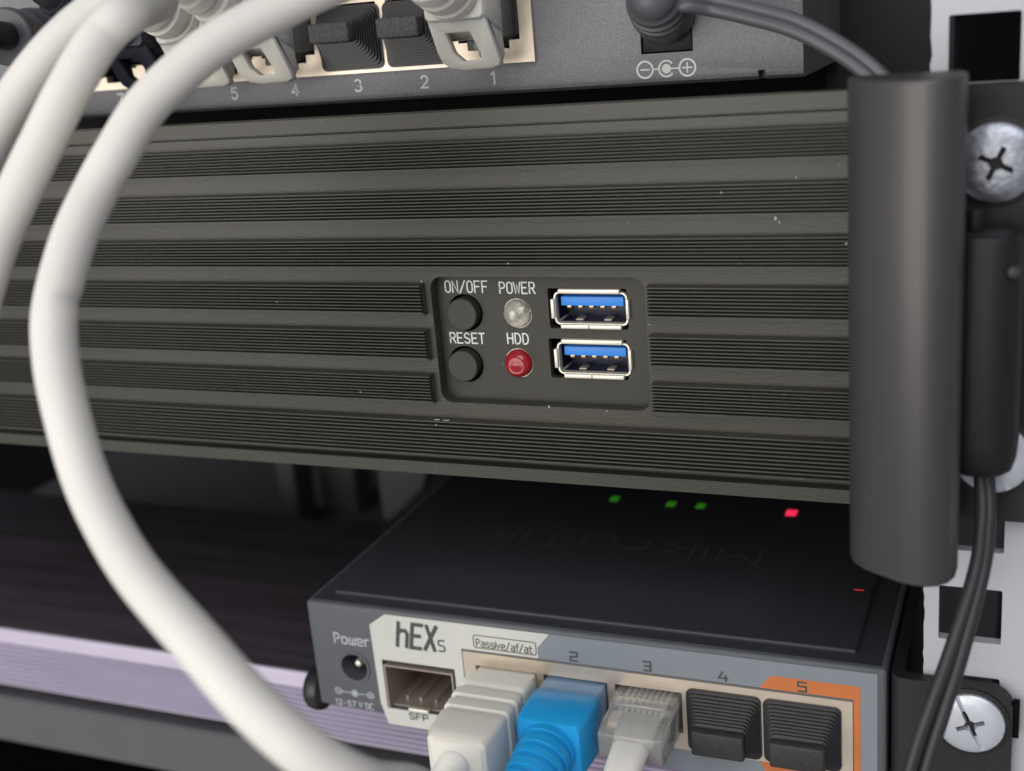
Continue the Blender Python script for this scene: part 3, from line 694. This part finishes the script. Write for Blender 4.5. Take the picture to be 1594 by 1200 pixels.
# ================================================================== DUST PLUGS
def dust_plug(name_loc, label, up):
    t = thing('dust_plug', name_loc, label, 'dust plug', 'black ribbed dust plugs in empty ports')
    x, y, z = name_loc
    b = MB(); rings = []; n = 10
    def rr(w_, h_, yy, dz): return [(px, yy, pz) for px, pz in rrect(x, z + dz, w_, h_, 1.2, 5)]
    W0, H0, W1, H1, L = (13.1, 11.6, 8.6, 3.6, 5.4) if up > 0 else (13.4, 12.6, 9.8, 5.4, 4.0)
    rings.append(rr(W0 - .6, H0 - .6, y + .5, 0)); rings.append(rr(W0, H0, y, 0))
    for k in range(n):
        f0 = k / n; f1 = (k + .55) / n; g = (k + 1) / n
        for f, yy in ((f0, f0), (f0, f1), (f1, f1), (g, g)):
            pass
        wa, ha = W0 + (W1 - W0) * f0 ** .8, H0 + (H1 - H0) * f0 ** .8
        dz = up * f0 * 1.2
        wb_, hb_ = W0 + (W1 - W0) * g ** .8 + .1, H0 + (H1 - H0) * g ** .8 + .1
        rings.append(rr(wa, ha, y - L * f0 - .02, dz)); rings.append(rr(wa, ha, y - L * f0 - .32, dz))
        rings.append(rr(wb_ - .25, hb_ - .25, y - L * f0 - .36, dz)); rings.append(rr(wb_ - .25, hb_ - .25, y - L * g + .0, up * g * 1.2))
    b.loft(rings); b.build('plug_body', 'rubber', t, smooth=20)
    b = MB(); hw, hh = (4.1, 1.75) if up > 0 else (4.7, 2.4); b.box(x - hw, x + hw, y - L - (2.6 if up > 0 else 1.7), y - L + .6, z + up * 1.3 - hh, z + up * 1.3 + hh, .45, 3); b.build('pull_tab', 'rubber_rough' if up > 0 else 'rubber_matt', t)
    b = MB(); b.box(x - 5.7, x + 5.7, y + .5, y + 7, z - 3.4, z + 3.6, .4); b.build('insert', 'rubber', t)
    return t
z3 = (P(560, 8, 1, SY - 1).z + P(560, 107, 1, SY - 1).z) / 2
proto = dust_plug((LX(3), SY - .95, z3), 'black ribbed dust plug in switch port 3', 1)
def copy_thing(o, loc, label):
    c = o.copy(); C.objects.link(c); c.location = Vector(loc) * MM; c['label'] = label
    for ch in o.children:
        d = ch.copy(); C.objects.link(d); d.parent = c
    return c
copy_thing(proto, (LX(2), SY - .95, z3), 'black ribbed dust plug in switch port 2, beside the white plug')
zr = PB + 5.5
rp = dust_plug((rjx[3], YR - .4, zr + .2), 'black ribbed dust plug in router port 4, next to the clear plug', -1)
copy_thing(rp, (rjx[4], YR - .4, zr + .2), 'black ribbed dust plug in router port 5 within the orange sticker')

# ================================================================== NETWORK CABLES
def fwd_depth(v): return -((ROT.col[2]).dot(Vector(v) - CAM))
def switch_plug(par, n, m_boot='boot', m_clear='clear', mirror=0):
    x = LX(n); zc = PZ + 6.4
    b = MB(); b.box(x - 4.8, x + 3.8, 13.3, SY + 9, zc - 3.2, zc + 4.2, .3); b.box(x - 2, x + 1.5, SY - 6, SY + 8, zc - 5.0, zc - 3.21, .2)
    b.build('clear_plug', m_clear, par)
    b = MB()
    y0 = 5.6
    b.loft([[(px, yy, pz) for px, pz in rrect(x - .2, zz_, w_, h_, 1.0, 4)] for yy, w_, h_, zz_ in ((13.6, 10.6, 8.6, zc + 1.6), (13.2, 11.0, 9.0, zc + 1.8), (10.5, 11.3, 9.6, zc + 3.2), (y0 + .6, 11.2, 9.6, zc + 5.2), (y0, 10.6, 9.0, zc + 5.2))])
    # ribbed sleeve
    p0 = Vector((x - .3, y0 + .5, zc + 5.4)); p1 = Vector((x - .8, y0 - 6, zc + 7.6)); p2 = Vector((x - 2.2, y0 - 13, zc + 11.0))
    b.tube([p0, p1, p2], [5.3, 4.9, 3.9], n=24, sub=26, ribs=(4.5, .10))
    # latch guard: sloping plate with a window, hanging below the body
    zt_, zb_ = zc + .9, P(740, 110, 1, 12.5).z + .1
    out = [(x - 5.5, zt_), (x - 5.9, zb_ + 3.4), (x - 5.7, zb_ + 1.6), (x - 4.6, zb_ + .5), (x - 2.2, zb_), (x + 3.4, zb_ + .1), (x + 4.9, zb_ + .6), (x + 5.2, zb_ + 1.6), (x + 5.2, zt_)]
    me = MB().prism(out, 'y', -.9, .9).build('g', None, raw=True)
    wn = [(x - 3.0, zb_ + 6.6), (x - 2.8, zb_ + 3.2), (x - 1.6, zb_ + 1.7), (x + 1.7, zb_ + 1.8), (x + 2.0, zb_ + 3.0), (x + 1.5, zb_ + 6.6)]
    me = cutmesh(me, [MB().prism(wn, 'y', -4, 4).build('c', None, raw=True)])
    gm = MB(); gm.mesh(me)
    bmesh.ops.bevel(gm.bm, geom=[e for e in gm.bm.edges if e.calc_face_angle(0) > 1.0], offset=.3, segments=2, profile=.5, affect='EDGES')
    gm.shift(lambda c: (c.x, c.y + 6.9 + (zt_ - c.z) / (zt_ - zb_) * 6.2, c.z))
    tmp = gm.build('x', None, raw=True); b.mesh(tmp)
    # cheek walls tying the guard to the body
    for sx in (-5.5, 4.2): b.prism([(6.2, zt_ + .4), (12.8, zt_ + .4), (14.0, zb_ + 2.4), (12.8, zb_ + 1.2)], 'x', x + sx, x + sx + 1.0, .25)
    b.build('moulded_boot', m_boot, par)
    return p2, (p2 - p1).normalized()
def cable_tube(par, pts, rad, m='wire', n=28, kink=None, name='cable_sheath'):
    b = MB(); b.tube(pts, rad, n=n, sub=14)
    if kink:
        kp, kd, kt, amp, wid = kink
        def f(c):
            q_ = c - kp; t_ = q_.dot(kt); n_ = q_.dot(kd)
            if abs(t_) > wid * 3 or abs(n_) > 8: return c
            return c + kd * amp * math.exp(-(t_ / wid) ** 2) * max(0, min(1, 1 - n_ / 3.2)) + kd * (amp * .25) * math.exp(-((t_ - .4) / .35) ** 2) * max(0, min(1, 1 - n_ / 2.0))
        b.shift(f)
    return b.build(name, m, par, smooth=60)
RC = 2.92
# cable from router port 1 up and over to switch port 1
tC = thing('network_cable', (rjx[0], -20, ZB), 'white network cable looping before the server from router port 1 to switch port 1', 'network cable', 'white network cables')
endp, dr = switch_plug(tC, 1)
# router end
def router_plug(par, x, zc):
    b = MB(); b.box(x - 5.85, x + 5.85, YR - 3.2, YR + 9, zc - 3.4, zc + 4.6, .35); b.build('clear_plug', 'boot', par)
    b = MB(); secs = []
    L = [(-2.6, 12.6, 10.8), (-3.0, 13.2, 11.4), (-6.5, 13.3, 11.6), (-7.0, 13.0, 11.2), (-7.3, 12.3, 10.6), (-8.4, 12.3, 10.6), (-8.7, 13.2, 11.5), (-10.8, 13.2, 11.4), (-11.1, 12.3, 10.5), (-12.2, 12.2, 10.4), (-12.5, 13.0, 11.2),
         (-14.4, 12.9, 11.0), (-14.7, 12.0, 10.2), (-15.8, 11.9, 10.1), (-16.1, 12.7, 10.8), (-21.5, 12.3, 10.4), (-23.4, 11.2, 9.2), (-24.0, 9.6, 7.8)]
    for (yy, w_, h_) in L: secs.append([(px, YR + yy, pz) for px, pz in rrect(x, zc - .2, w_, h_, 1.1, 5)])
    b.loft(secs); b.build('moulded_boot', 'boot', par, smooth=32)
zrp = PB + 5.6
router_plug(tC, rjx[0], zrp)
rend = Vector((rjx[0] - .2, YR - 22.5, zrp - .2))
cpx = [(600, -52, 0), (522, -27, 0), (440, 11, 172), (343.6, 63, 169.5), (278.7, 114, 168), (224.8, 169, 167), (182, 237.5, 166), (149, 297, 165.5), (113, 377, 163), (86.5, 480, 160), (87.5, 560, 159), (103, 640, 157.5), (132, 740, 156), (168.5, 820, 153), (219, 900, 149), (306, 1000, 143), (395, 1100, 139), (490, 1180, 138), (575, 1224, 142), (640, 1228, 156)]
pts = [endp - dr * 3, endp + dr * 1.5]
dE = fwd_depth(endp)
cpx[0] = (*cpx[0][:2], dE * .55 + 172 * .45 - 8); cpx[1] = (*cpx[1][:2], dE * .25 + 172 * .75 - 4)
pts += [D(*c) for c in cpx]
pts += [rend + Vector((-1.5, -9, -2.0)), rend, rend + Vector((0, 4, 0))]
cable_tube(tC, pts, RC, kink=(D(121, 461, 158.5), (D(86, 470, 160) - D(121, 461, 159)).normalized(), (D(86, 440, 161) - D(87, 520, 159.5)).normalized(), .62, 1.1))
# two cables leaving to the left
tB = thing('network_cable', (LX(5), 0, 38), 'white network cable from switch port 5, middle of the three bending down at upper left', 'network cable', 'white network cables')
endp, dr = switch_plug(tB, 5); dE = fwd_depth(endp)
pts = [endp - dr * 3, endp + dr * .8] + [D(*c) for c in ((246, -4, dE * .5 + 82), (205, 17, 171), (156.6, 59, 168), (108, 138, 167), (67, 220, 167), (33, 290, 167), (-8, 385, 167), (-40, 500, 167), (-60, 640, 168), (-75, 800, 172), (-120, 1000, 185))]
cable_tube(tB, pts, RC)
tA = thing('network_cable', (LX(4), 0, 38), 'white network cable from switch port 4, outermost one bending down at upper left', 'network cable', 'white network cables')
endp, dr = switch_plug(tA, 4); dE = fwd_depth(endp)
pts = [endp - dr * 3, endp + dr * 1.0] + [D(*c) for c in ((300, -38, dE * .6 + 70), (240, -42, 178), (187, -12, 176), (141, 25, 175), (110, 51, 174.5), (70, 93, 174), (27, 150, 174), (-20, 226, 174), (-70, 340, 175), (-110, 500, 176), (-150, 800, 180))]
cable_tube(tA, pts, RC)
# blue cable, router port 2
def boot_cable(par, x, zc, m, m_clear, curve):
    b = MB(); b.box(x - 5.85, x + 5.85, YR - 9.5, YR + 9, zc - 3.4, zc + 4.4, .3); b.build('clear_plug', m_clear, par)
tBl = thing('network_cable', (rjx[1], -20, ZB), 'bright blue network cable with ribbed boot in router port 2', 'network cable')
x = rjx[1]
b = MB(); b.box(x - 5.9, x + 5.9, YR - 4.5, YR + 9, zrp - 3.6, zrp + 4.5, .3); b.build('clear_plug', 'clear', tBl)
b = MB()
b.box(x - 5.65, x + 5.65, YR - 4.42, YR + 4, zrp - 3.4, zrp + 4.3, .2)
secs = []
for yy, w_, h_, r_ in ((-4.6, 12.0, 10.0, .8), (-5.0, 12.6, 10.6, 1.0), (-9, 12.8, 10.9, 1.0), (-14.2, 12.4, 10.6, 1.2), (-15.0, 11.6, 9.8, 1.6)): secs.append([(px, YR + yy, pz) for px, pz in rrect(x, zrp - .3, w_, h_, r_, 5)])
b.loft(secs)
p = [Vector((x - .3, YR - 13, zrp - .6)), Vector((x - .6, YR - 18, zrp - 1.4)), Vector((x - 1.4, YR - 24, zrp - 3.6)), Vector((x - 2.6, YR - 29.5, zrp - 7.5))]
b.tube(p, [5.5, 5.1, 4.7, 4.2], n=28, sub=30, ribs=(8.5, .13))
b.build('moulded_boot', 'bluewire', tBl, smooth=40)
cable_tube(tBl, [p[-1] - (p[-1] - p[-2]).normalized() * 3, p[-1], p[-1] + Vector((-2, -5, -8)), p[-1] + Vector((-5, -8, -22)), p[-1] + Vector((-8, -8, -60))], 2.8, 'bluewire')
# plain cable with bare clear plug, router port 3
tW = thing('network_cable', (rjx[2], -20, ZB), 'white flat cable in a bare clear plug in router port 3', 'network cable', 'white network cables')
x = rjx[2]
b = MB()
b.prism([(YR + 9, zrp - 3.3), (YR - 10.5, zrp - 3.3), (YR - 12.2, zrp - 2.6), (YR - 12.4, zrp + 2.4), (YR - 9.6, zrp + 3.4), (YR - 6.2, zrp + 3.4), (YR - 5.2, zrp + 4.4), (YR + 9, zrp + 4.4)], 'x', x - 5.85, x + 5.85, .3)
b.box(x - 4.9, x + 4.9, YR - 5.8, YR - 3.2, zrp + 4.0, zrp + 4.75, .2)
b.build('clear_plug', 'clear', tW)
b = MB(); 
for k in range(8): b.box(x - 4.2 + k * 1.05, x - 3.55 + k * 1.05, YR - 5, YR + 7, zrp + 1.0, zrp + 2.0, .2)
b.build('wire_ends', 'boot', tW)
b = MB(); rings = []
for yy, dz, w_, h_ in ((-4.5, .2, 6.8, 3.0), (-9, .1, 6.8, 3.4), (-13, -.3, 6.6, 3.6), (-17, -1.6, 6.4, 3.8), (-21, -4.6, 6.2, 4.0), (-24, -9.5, 6.0, 4.0), (-25.5, -16, 6, 4.0), (-26, -40, 6, 4)):
    a_ = {0: 0}.get(0); tl = min(1, max(0, (-yy - 14) / 12)); cs_, sn_ = math.cos(tl * 1.45), math.sin(tl * 1.45)
    rings.append([(x + px, YR + yy - pz * sn_, zrp + dz + pz * cs_) for px, pz in rrect(0, 0, w_, h_, 1.7, 6)])
b.loft(rings); b.build('cable_sheath', 'wire', tW, smooth=60)
# dark plugs at the far left of the switch
def dark_plug(n, label, matb):
    t = thing('network_cable', (LX(n), 0, 38), label, 'network cable')
    ep, dr = switch_plug(t, n, matb, 'teal'); return t, ep, dr
t6, ep, dr = dark_plug(6, 'blue black plug with teal latch in switch port 6 behind the white cables', 'darkplug')
cable_tube(t6, [ep - dr * 3, ep + dr * 3, ep + dr * 8 + Vector((-6, 4, 10)), ep + dr * 8 + Vector((-10, 14, 40))], 2.6, 'lead_dark')
# black ribbed boot
tk = thing('connector_cable', (LX(7) - 4, 5, 40), 'black cable with thick ribbed round boot at the far upper left', 'cable')
a = P(8, 57, 1, -4); b_ = P(105, 62, 1, SY - .5)
dv = (a - b_).normalized()
b = MB(); b.lathe(b_, dv, [(6.3, -2), (6.3, 4)] + [(r_, 4 + .95 * k) for k, r_ in enumerate([6.2, 5.4, 5.4, 6.1, 6.0, 5.2, 5.2, 5.9, 5.8, 5.0, 5.0, 5.7, 5.6, 4.9, 4.9])] + [(5.4, (a - b_).length - 1.6), (5.3, (a - b_).length - .3), (4.9, (a - b_).length), (.01, (a - b_).length + .02)], 36)
b.build('ribbed_boot', 'lead', tk, smooth=30)
cable_tube(tk, [a - dv * 2, a + dv * 6, a + dv * 14 + Vector((-6, 2, -2)), a + dv * 20 + Vector((-30, 6, -10))], 2.6, 'lead_dark')

# ================================================================== POWER LEADS
tp = thing('power_lead', (jc[0], SY, jz0), 'black twin power lead plugged into the grey switch and running right behind the handle', 'power lead', 'black twin power leads')
pA = Vector((jc[0], SY + .6, jc[1] - .3)); 
b = MB(); dv = Vector((.10, -1, .30)).normalized()
b.lathe(pA, dv, [(3.4, -5), (3.4, .5), (5.0, .8), (5.2, 2), (5.2, 6), (5.0, 7), (4.4, 7.2), (4.4, 8.0), (4.9, 8.2), (4.9, 9.4), (4.2, 9.6), (4.2, 10.4), (4.7, 10.6), (4.5, 11.4), (3.7, 12.0), (3.4, 12.6), (3.9, 12.8), (3.5, 13.6), (2.6, 14.4), (1.4, 14.9), (.01, 15.0)], 40)
b.build('plug_body', 'lead', tp, smooth=30)
def twin(par, path, sep, rad, m, name='twin_lead'):
    for sgn in (-1, 1):
        pts = [D(u + sgn * sx * .5, v + sgn * sz * .5, d) for (u, v, d, sx, sz) in path]
        b = MB(); b.tube(pts, rad, n=16, sub=8); b.build('lead_strand', m, par, smooth=60)
w0 = fwd_depth(pA + dv * 8)
twin(tp, [(1022, 14, w0 + 2, 2, 8), (1062, 4, w0 - 4, 1, 12), (1110, 8, w0 - 4, -2, 17), (1170, 21, w0 - 7, -4, 17), (1240, 41, 192, -6, 17), (1310, 78, 189, -9, 15), (1360, 116, 187, -12, 13), (1395, 160, 186, -13, 9), (1430, 260, 186, -14, 5)], 0, 1.02, 'lead')
# black adapter hanging at the right and its lead
ta = thing('power_adapter', (23, -8, -23), 'black plastic cable adapter hanging between the bar handle and the rail edge', 'adapter')
q0 = P(1510, 360, 1, -8); q1 = P(1590, 360, 1, -8); zb0 = P(1550, 728, 1, -8).z; zt0 = P(1550, 362, 1, -8).z
cx_ = (q0.x + q1.x) / 2 - 1.2; rx_ = 5.2
b = MB(); rings = []
for zz, k in ((zb0 - .2, .70), (zb0 + .4, .84), (zb0 + 2.2, .95), (zb0 + 5, 1.0), (zt0 - 6, 1.0), (zt0 - 5.6, .985), (zt0 - .8, .96), (zt0 + .1, .90), (zt0 + .5, .75), (zt0 + .55, .2)):
    rings.append([(px, -8 + (pz + 0), zz) for px, pz in rrect(cx_, 0, rx_ * 2 * k, 10.5 * k, 4.2 * k, 8)])
b.loft(rings); b.build('adapter_body', 'boxp', ta)
q = P(1517, 335, 1, -7); b = MB(); b.lathe((q.x + .1, -7, zt0), (0, 0, 1), [(1.3, -.5), (1.3, 2.4), (1.1, 3.0), (.01, 3.1)], 20); b.build('top_pin', 'boxp', ta)
q = P(1578, 425, 1, -13.4); b = MB(); b.lathe((q.x, -12.4, q.z), (0, -1, 0), [(1.0, -.6), (1.0, .5), (.7, .9), (.01, 1.0)], 20); b.build('glint_stud', 'lead_dark', ta)  # small stud added in place of a bright specular dot
dA = fwd_depth((cx_, -8, zb0))
twin(ta, [(1530, 715, dA, 10, 2), (1533, 760, dA, 11, 2), (1534, 810, dA - 1, 11, 1), (1528, 870, dA - 1, 11, 3), (1508, 950, dA - 2, 14, 4), (1484, 1030, dA - 2, 18, 6), (1460, 1100, dA - 2, 21, 7), (1437, 1170, dA - 1, 22, 8), (1418, 1240, dA, 22, 8), (1390, 1360, dA + 2, 22, 8)], 0, 1.06, 'lead_dark')

# ================================================================== LOWER LEFT DEVICE AND SHELF
dvc = thing('ribbed_device', (-150, 80, -118), 'dark ribbed metal case with violet light painted along its front edge, low at the left', 'device')
DEND = P(450, 803, 2, -99.7).y; DY = 30; dzt = -99.7; dzb = -117.3
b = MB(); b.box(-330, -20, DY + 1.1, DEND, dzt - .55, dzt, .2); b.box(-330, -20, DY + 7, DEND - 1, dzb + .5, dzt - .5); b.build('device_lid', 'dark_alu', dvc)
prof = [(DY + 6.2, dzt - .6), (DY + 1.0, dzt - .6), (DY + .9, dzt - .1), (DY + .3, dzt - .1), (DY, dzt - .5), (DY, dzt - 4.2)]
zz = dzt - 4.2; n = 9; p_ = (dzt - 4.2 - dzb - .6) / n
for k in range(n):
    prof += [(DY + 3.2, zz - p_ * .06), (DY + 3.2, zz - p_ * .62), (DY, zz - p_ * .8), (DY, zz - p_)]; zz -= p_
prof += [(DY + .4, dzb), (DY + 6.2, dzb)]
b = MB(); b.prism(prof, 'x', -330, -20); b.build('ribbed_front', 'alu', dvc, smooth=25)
b = MB(); b.prism([(DY + 2, -121.3), (DY + .8, -121.3), (DY, -122), (DY, -135.2), (DY + 1, -136), (DY + 2, -136), (DY + 2, -123.3), (220, -123.3), (220, -121.3)], 'x', -340, 20)
tag(b.build('rack_shelf', 'shelf'), 'plain grey steel shelf lip below the violet tinted case', 'shelf')
